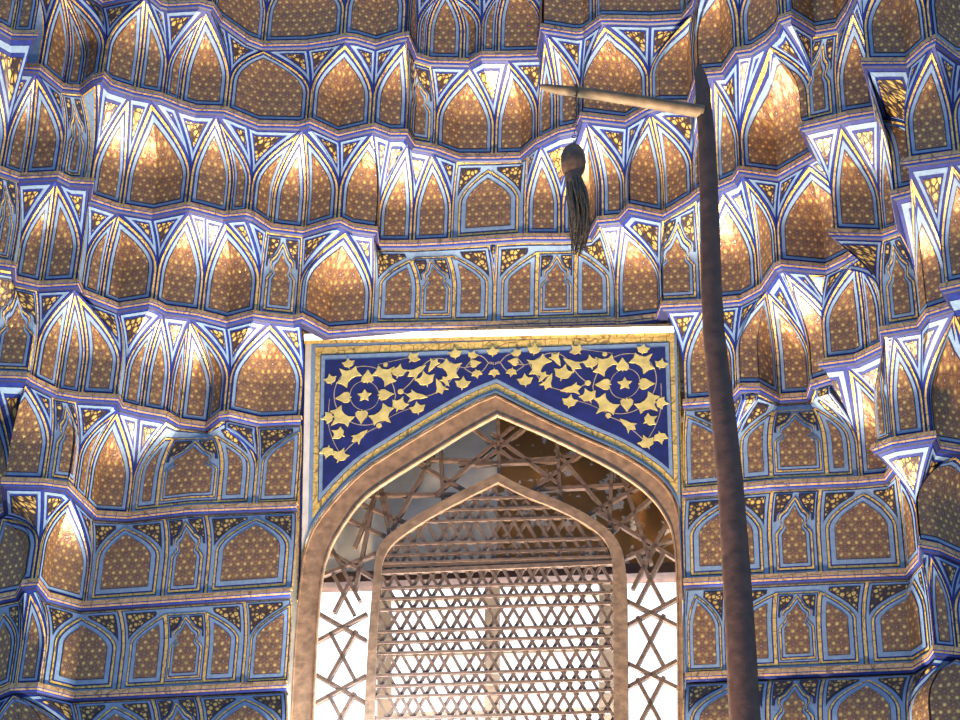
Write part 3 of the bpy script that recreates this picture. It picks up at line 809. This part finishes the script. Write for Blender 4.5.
# wooden pointed-arch frame
fr = wthing('arched_window_frame', 495, 720, 0, label='brown wooden pointed-arch frame around the lattice window', cat='window frame')
mb = MB(); slab(mb, OUT + INN[::-1], .020, .03, 'wood'); mb.build('arch_board', fr)
mb = MB(); e0 = offset_line(OUT, -1.6)
for i in range(len(OUT) - 1):
    a, b = wall(*OUT[i], .032), wall(*OUT[i + 1], .032); c_, d_ = wall(*e0[i + 1], .032), wall(*e0[i], .032)
    mb.face([a, b, c_, d_], 'wood'); mb.face([a - WN * .015, b - WN * .015, b, a], 'wood'); mb.face([d_, c_, c_ - WN * .015, d_ - WN * .015], 'wood')
mb.build('raised_edge', fr)
mb = MB(); e0 = offset_line(INN, 1.6)
for i in range(len(INN) - 1):
    a, b = wall(*INN[i], .030), wall(*INN[i + 1], .030); c_, d_ = wall(*e0[i + 1], .030), wall(*e0[i], .030)
    mb.face([a, b, c_, d_], 'wood'); mb.face([c_, d_, d_ - WN * .02, c_ - WN * .02], 'wood'); mb.face([a, b, b - WN * .02, a - WN * .02], 'wood')
mb.build('inner_bead', fr)

# lattice screen set back in the frame
LO = -.10
def bar(mb, p, q, wpx=4.2, off=LO, dp=.035, k='lattice'):
    a, b = wall(*p, off), wall(*q, off); t = (b - a).normalized(); s = t.cross(WN).normalized() * (wpx / 185 / 2)
    c4 = [a - s, a + s, b + s, b - s]; d4 = [x - WN * dp for x in c4]
    mb.face(c4, k)
    for i in range(4): mb.face([c4[i - 1], c4[i], d4[i], d4[i - 1]], k)
    mb.face(d4[::-1], k)
ls = wthing('lattice_screen', 497, 720, LO, label='wooden geometric lattice screen with inner arch filling the window', cat='lattice screen')
IO_L = smooth([(360, 810), (367, 650), (374, 568), (376, 550), (386, 535), (424, 510), (468, 487), (498, 473)]); IO_R = smooth([(498, 473), (525, 487.5), (564, 501.5), (604, 524), (622, 545), (627, 575), (628, 650), (629, 810)])
II_L = smooth([(371, 810), (376, 650), (381, 569), (384, 556), (394, 541), (428, 518), (470, 496), (498, 482)]); II_R = smooth([(498, 482), (524, 496), (561, 510), (598, 531), (611, 549), (613, 575), (613.5, 650), (614, 810)])
mb = MB(); slab(mb, IO_L + IO_R[1:] + (II_L + II_R[1:])[::-1], LO + .02, .04, 'wood2'); mb.build('inner_arch', ls)
mb = MB()
def in_poly(p, P_):
    x, y = p; c_ = False
    for i in range(len(P_)):
        (x1, y1), (x2, y2) = P_[i - 1], P_[i]
        if (y1 > y) != (y2 > y) and x < (x2 - x1) * (y - y1) / (y2 - y1) + x1: c_ = not c_
    return c_
IO_ = offset_line(IO_L + IO_R[1:], -3); IN_ = offset_line(INN, 5)
def zone_bar(p, q):
    d = V(q) - V(p); ln = d.length; d.normalize(); ok = lambda t: (lambda z: in_poly(z, IN_) and not in_poly(z, IO_))((p[0] + d.x * t, p[1] + d.y * t))
    m = ln / 2
    lo = m
    while lo > -16 and ok(lo - 1): lo -= 1
    hi = m
    while hi < ln + 16 and ok(hi + 1): hi += 1
    if hi - lo > 5: bar(mb, (p[0] + d.x * lo, p[1] + d.y * lo), (p[0] + d.x * hi, p[1] + d.y * hi))
for b in [((440,443),(443,502)),((472,427),(503,452)),((440,459),(474,460)),((475,463),(540,461)),((415,461),(465,490)),((425,468),(400,514)),((383,494),(440,494)),((379,483),(387,524)),((354,500),(398,519)),((447,484),(500,437)),((368,512),(360,532)),((498,413),(499,476)),
    ((526,426),(494,452)),((505,443),(547,475)),((492,463),(558,457)),((557,439),(560,492)),((582,452),(536,487)),((566,462),(600,504)),((556,488),(612,485)),((612,467),(610,510)),((640,485),(596,510)),((627,490),(646,548)),((608,517),(672,556)),((680,536),(628,556)),((652,497),(616,528)),
    ((326,549),(374,578)),((372,505),(358,574)),((319,576),(378,552)),((385,500),(395,532)),((346,518),(386,536)),((330,545),(352,586)),((668,520),(640,574))]:
    zone_bar(*b)
for i in range(-1, 5):
    y = 626 + 62 * i; dx = -1.6 * i * 1.0
    if i >= 0:
        bar(mb, (317 + dx, y - 14), (366 + dx * .6, y + 14)); bar(mb, (316 + dx, y + 15), (367 + dx * .6, y - 13))
        bar(mb, (645 - 23, y - 28), (677, y - 1)); bar(mb, (645 - 22, y + 1), (677, y - 28))
    yc = y + 30
    if i >= 0:
        bar(mb, (330 + dx, yc - 24), (356 + dx, yc + 26)); bar(mb, (356 + dx, yc - 26), (328 + dx, yc + 24))
    bar(mb, (637, yc - 40), (664, yc + 10)); bar(mb, (664, yc - 42), (637, yc + 10))
bar(mb, (352, 576), (334, 612)); bar(mb, (333, 574), (354, 614))
mb.build('outer_lattice', ls)
# inner fine lattice: three families of paired bars, cut to the inner arch
INNER = II_L + II_R[1:]
def inside(p):
    x, y = p; c_ = False; P_ = INNER
    for i in range(len(P_)):
        (x1, y1), (x2, y2) = P_[i - 1], P_[i]
        if (y1 > y) != (y2 > y) and x < (x2 - x1) * (y - y1) / (y2 - y1) + x1: c_ = not c_
    return c_
mb = MB(); per = 43.5; HX, HY = 431.7, 619.0
for fam in range(3):
    ang = math.radians((0, 60, 120)[fam]); dx, dy = math.cos(ang), math.sin(ang); nx, ny = -math.sin(ang), math.cos(ang)
    for kk in range(-40, 41):
        if kk % 4 == 0 and fam != 1: continue
        o = kk * per / 4; cx, cy = HX + nx * o, HY + ny * o
        run = None; prev = None
        for t in range(-400, 401, 2):
            p = (cx + dx * t, cy + dy * t)
            if fam == 0: p = (p[0], p[1] - (p[0] - HX) * .03)
            ins = p[1] < 800 and inside(p)
            if ins and run is None: run = p
            if (not ins) and run is not None:
                bar(mb, run, prev, 3.3, LO - .004 * fam, .02); run = None
            prev = p
mb.build('inner_lattice', ls)
mb = MB(); bar(mb, (378, 572), (614, 562), 5, LO + .005, .03); bar(mb, (381, 563), (613, 556), 3, LO + .005, .03); mb.build('rail', ls)

# deep reveal behind the lattice: plastered tympanum above, daylight opening below
RO = -.30
mb = MB()
slab(mb, [(270, 574), (270, 380), (497, 380), (497, 566)], RO, .08, 'lime'); slab(mb, [(497, 566), (497, 380), (720, 380), (720, 561)], RO, .08, 'plaster')
tag(mb.build('wall_tympanum'), kind='structure')
mb = MB()
slab(mb, [(270, 584), (270, 574), (720, 561), (720, 571)], RO + .05, .14, 'polewood'); tag(mb.build('trim_lintel'), kind='structure')
mb = MB()
for (x0, x1) in ((270, 306), (690, 720)): slab(mb, [(x0, 780), (x0, 380), (x1, 380), (x1, 780)], -.17, .4, 'lime')
tag(mb.build('wall_reveal'), kind='structure')
win = wthing('window_1', 497, 720, RO - .25); tag(win, kind='structure')
mb = MB(); slab(mb, [(250, 800), (250, 540), (740, 540), (740, 800)], RO - .30, .01, 'sky'); mb.build('daylight_pane', win)
mb = MB()
for x, wp in ((384, 16), (492, 17), (606, 16)): bar(mb, (x, 800), (x, 540), wp, RO - .22, .04, 'brick')
for y in (596, 652, 712): bar(mb, (384, y + 3), (606, y - 3), 5, RO - .22, .03, 'brick')
mb.build('outer_mullion', win)

M['stone'] = painted('floor_stone', (.34, .30, .26), .6, 0, .2, 3)
mb = MB(); mb.face([V((-6, -3, 0)), V((6, -3, 0)), V((6, 12.5, 0)), V((-6, 12.5, 0))], 'stone'); tag(mb.build('floor'), kind='structure')
# ---------------------------------------------------------------- back wall
mb = MB()
slab(mb, [(-700, 1100), (-700, -700), (300, -700), (300, 1100)], -.62, .3, 'brick'); slab(mb, [(690, 1100), (690, -700), (1700, -700), (1700, 1100)], -.62, .3, 'brick'); slab(mb, [(300, 480), (300, -700), (690, -700), (690, 480)], -.62, .3, 'brick')
tag(mb.build('wall_back'), kind='structure')

# --------------------------------------------------------- pole and tassel
PY = 9.25
pl = thing('wooden_pole', at_y(748, 760, PY), 'tall dark crooked wooden pole with a crossarm standing before the right-hand niches', 'pole')
mb = MB(); SH = [(699, 66, 3), (700.5, 76, 6.5), (703, 92, 8.5), (703.5, 105, 8.6), (706, 130, 9), (708.5, 180, 10), (710, 230, 10.3), (711.5, 290, 10.8), (714, 335, 11.2), (719, 380, 11.8), (725, 430, 12.3), (730, 480, 12.8), (735, 550, 13.3), (740, 630, 14), (745, 720, 14.5), (750, 800, 15)]
SP = [at_y(x, y, PY) for x, y, r in SH]; foot = SP[-1].copy(); foot.z = 0; foot.x += (SP[-1].x - SP[-3].x) / (SP[-1].z - SP[-3].z) * (0 - SP[-1].z) * .3
tube(mb, SP + [foot], [r / 195 for x, y, r in SH] + [.08], 'polewood', 14); mb.build('shaft', pl)
mb = MB(); AR = [(540, 86, 1.5), (546, 87.5, 4.2), (556, 89.5, 5.2), (590, 93.5, 6), (640, 101, 6.6), (680, 108, 7.2), (704, 112, 7.4)]
tube(mb, [at_y(x, y, PY - .02) for x, y, r in AR], [r / 195 for x, y, r in AR], 'armwood', 12); mb.build('crossarm', pl)
M['iron'] = painted('iron_chain', (.05, .045, .04), .5, .6, .2)
M['hair'] = painted('dark_horsehair', (.085, .070, .052), .7, 0, .5, 60, .5)
M['ball'] = painted('brown_knob', (.085, .052, .034), .4, .1, .4, 25, .4)
ts = thing('horsehair_tassel', at_y(575, 148, PY - .02), 'dark horsehair tassel with brown knob hanging by a chain from the crossarm', 'tassel')
def torus(mb, c_, ax, R, r, k, n=10, m=6):
    ax = ax.normalized(); a = ax.cross(V((.2, 1, .1))).normalized(); b = ax.cross(a); rows = []; uvr = []
    for i in range(n + 1):
        t = 2 * math.pi * i / n; d = a * math.cos(t) + b * math.sin(t) * 1.5
        rows.append([c_ + d * R + (d.normalized() * math.cos(2 * math.pi * j / m) + ax * math.sin(2 * math.pi * j / m)) * r for j in range(m + 1)]); uvr.append([(0, 0)] * (m + 1))
    mb.grid(rows, uvr, k)
top = at_y(576, 92, PY - .02); knob = at_y(573.5, 150, PY - .02); mb = MB()
for s_ in (0,):
    for i in range(11):
        f = (i + .5) / 11; p = top.lerp(knob, f); torus(mb, p, V((1, 0, 0)) if i % 2 else V((0, 1, 0)), .0085, .0028, 'iron')
torus(mb, top + V((0, 0, -.0)), V((1, 0, 0.1)), .036, .004, 'iron', 16)
mb.build('chain', ts)
mb = MB(); PR = [(573.5, 145, 3), (573.4, 147.5, 7.5), (573.3, 151, 10.8), (573.2, 156, 13), (573.2, 162, 13.5), (573.2, 168, 12.8), (573.3, 173, 10.8), (573.4, 176, 8.3), (573.6, 180, 9.6), (573.8, 186, 8.3), (574, 190, 6)]
tube(mb, [at_y(x, y, PY - .02) for x, y, r in PR], [r / 195 for x, y, r in PR], 'ball', 16); mb.build('knob', ts)
mb = MB(); random.seed(3)
for i in range(90):
    a = random.uniform(0, 6.28); r0 = random.uniform(.2, 1) ** .5
    pts = []; rr = []
    ln = random.uniform(.8, 1.0)
    for j in range(9):
        f = j / 8 * ln; x = 574 + 5.5 * math.sin(f * 2.6) ; y = 180 + 76 * f
        R = (8.5 + 4.0 * math.sin(f * 3.0) - 4.5 * f * f) * r0 / 195
        p = at_y(x, y, PY - .02) + V((math.cos(a) * R, math.sin(a) * R, 0)) + V((math.sin(f * 9 + i) * .006, math.cos(f * 8 + i * 2) * .006, 0)); pts.append(p); rr.append(.0052 * (1.05 - f * .75))
    tube(mb, pts, rr, 'hair', 5)
mb.build('hair', ts)
# ------------------------------------------------------------------- lights
w = bpy.data.worlds.new('world'); SC.world = w; w.use_nodes = True
bg = w.node_tree.nodes['Background']; bg.inputs[0].default_value = (0.46, 0.66, 1.0, 1); bg.inputs[1].default_value = 0.78
def area(name, loc, target, size, power, col):
    l = bpy.data.lights.new(name, 'AREA'); l.shape = 'DISK'; l.size = size; l.energy = power; l.color = col
    o = bpy.data.objects.new(name, l); COL.objects.link(o); o.location = loc
    o.rotation_euler = (V(target) - V(loc)).to_track_quat('-Z', 'Y').to_euler(); return o
LP = wall(490, 720, .20); LP.z = 3.3
area('flood_lamp', LP, LP + V((0, -.12, 5)), 0.28, 850, (1.0, 0.85, 0.62))
ch = area('warm_fill_light', (0.0, 8.9, 0.6), (0.0, 10.5, 10.8), 1.0, 300, (1.0, 0.70, 0.42)); ch.data.spread = math.radians(52)  # added warm fill for the upper tiers, stands for no real lamp
dl = area('window_daylight', wall(497, 800, -.19), wall(497, 450, -.30), 1.0, 190, (0.86, 0.93, 1.0)); dl.data.shape = 'RECTANGLE'; dl.data.size = 1.9; dl.data.size_y = .08
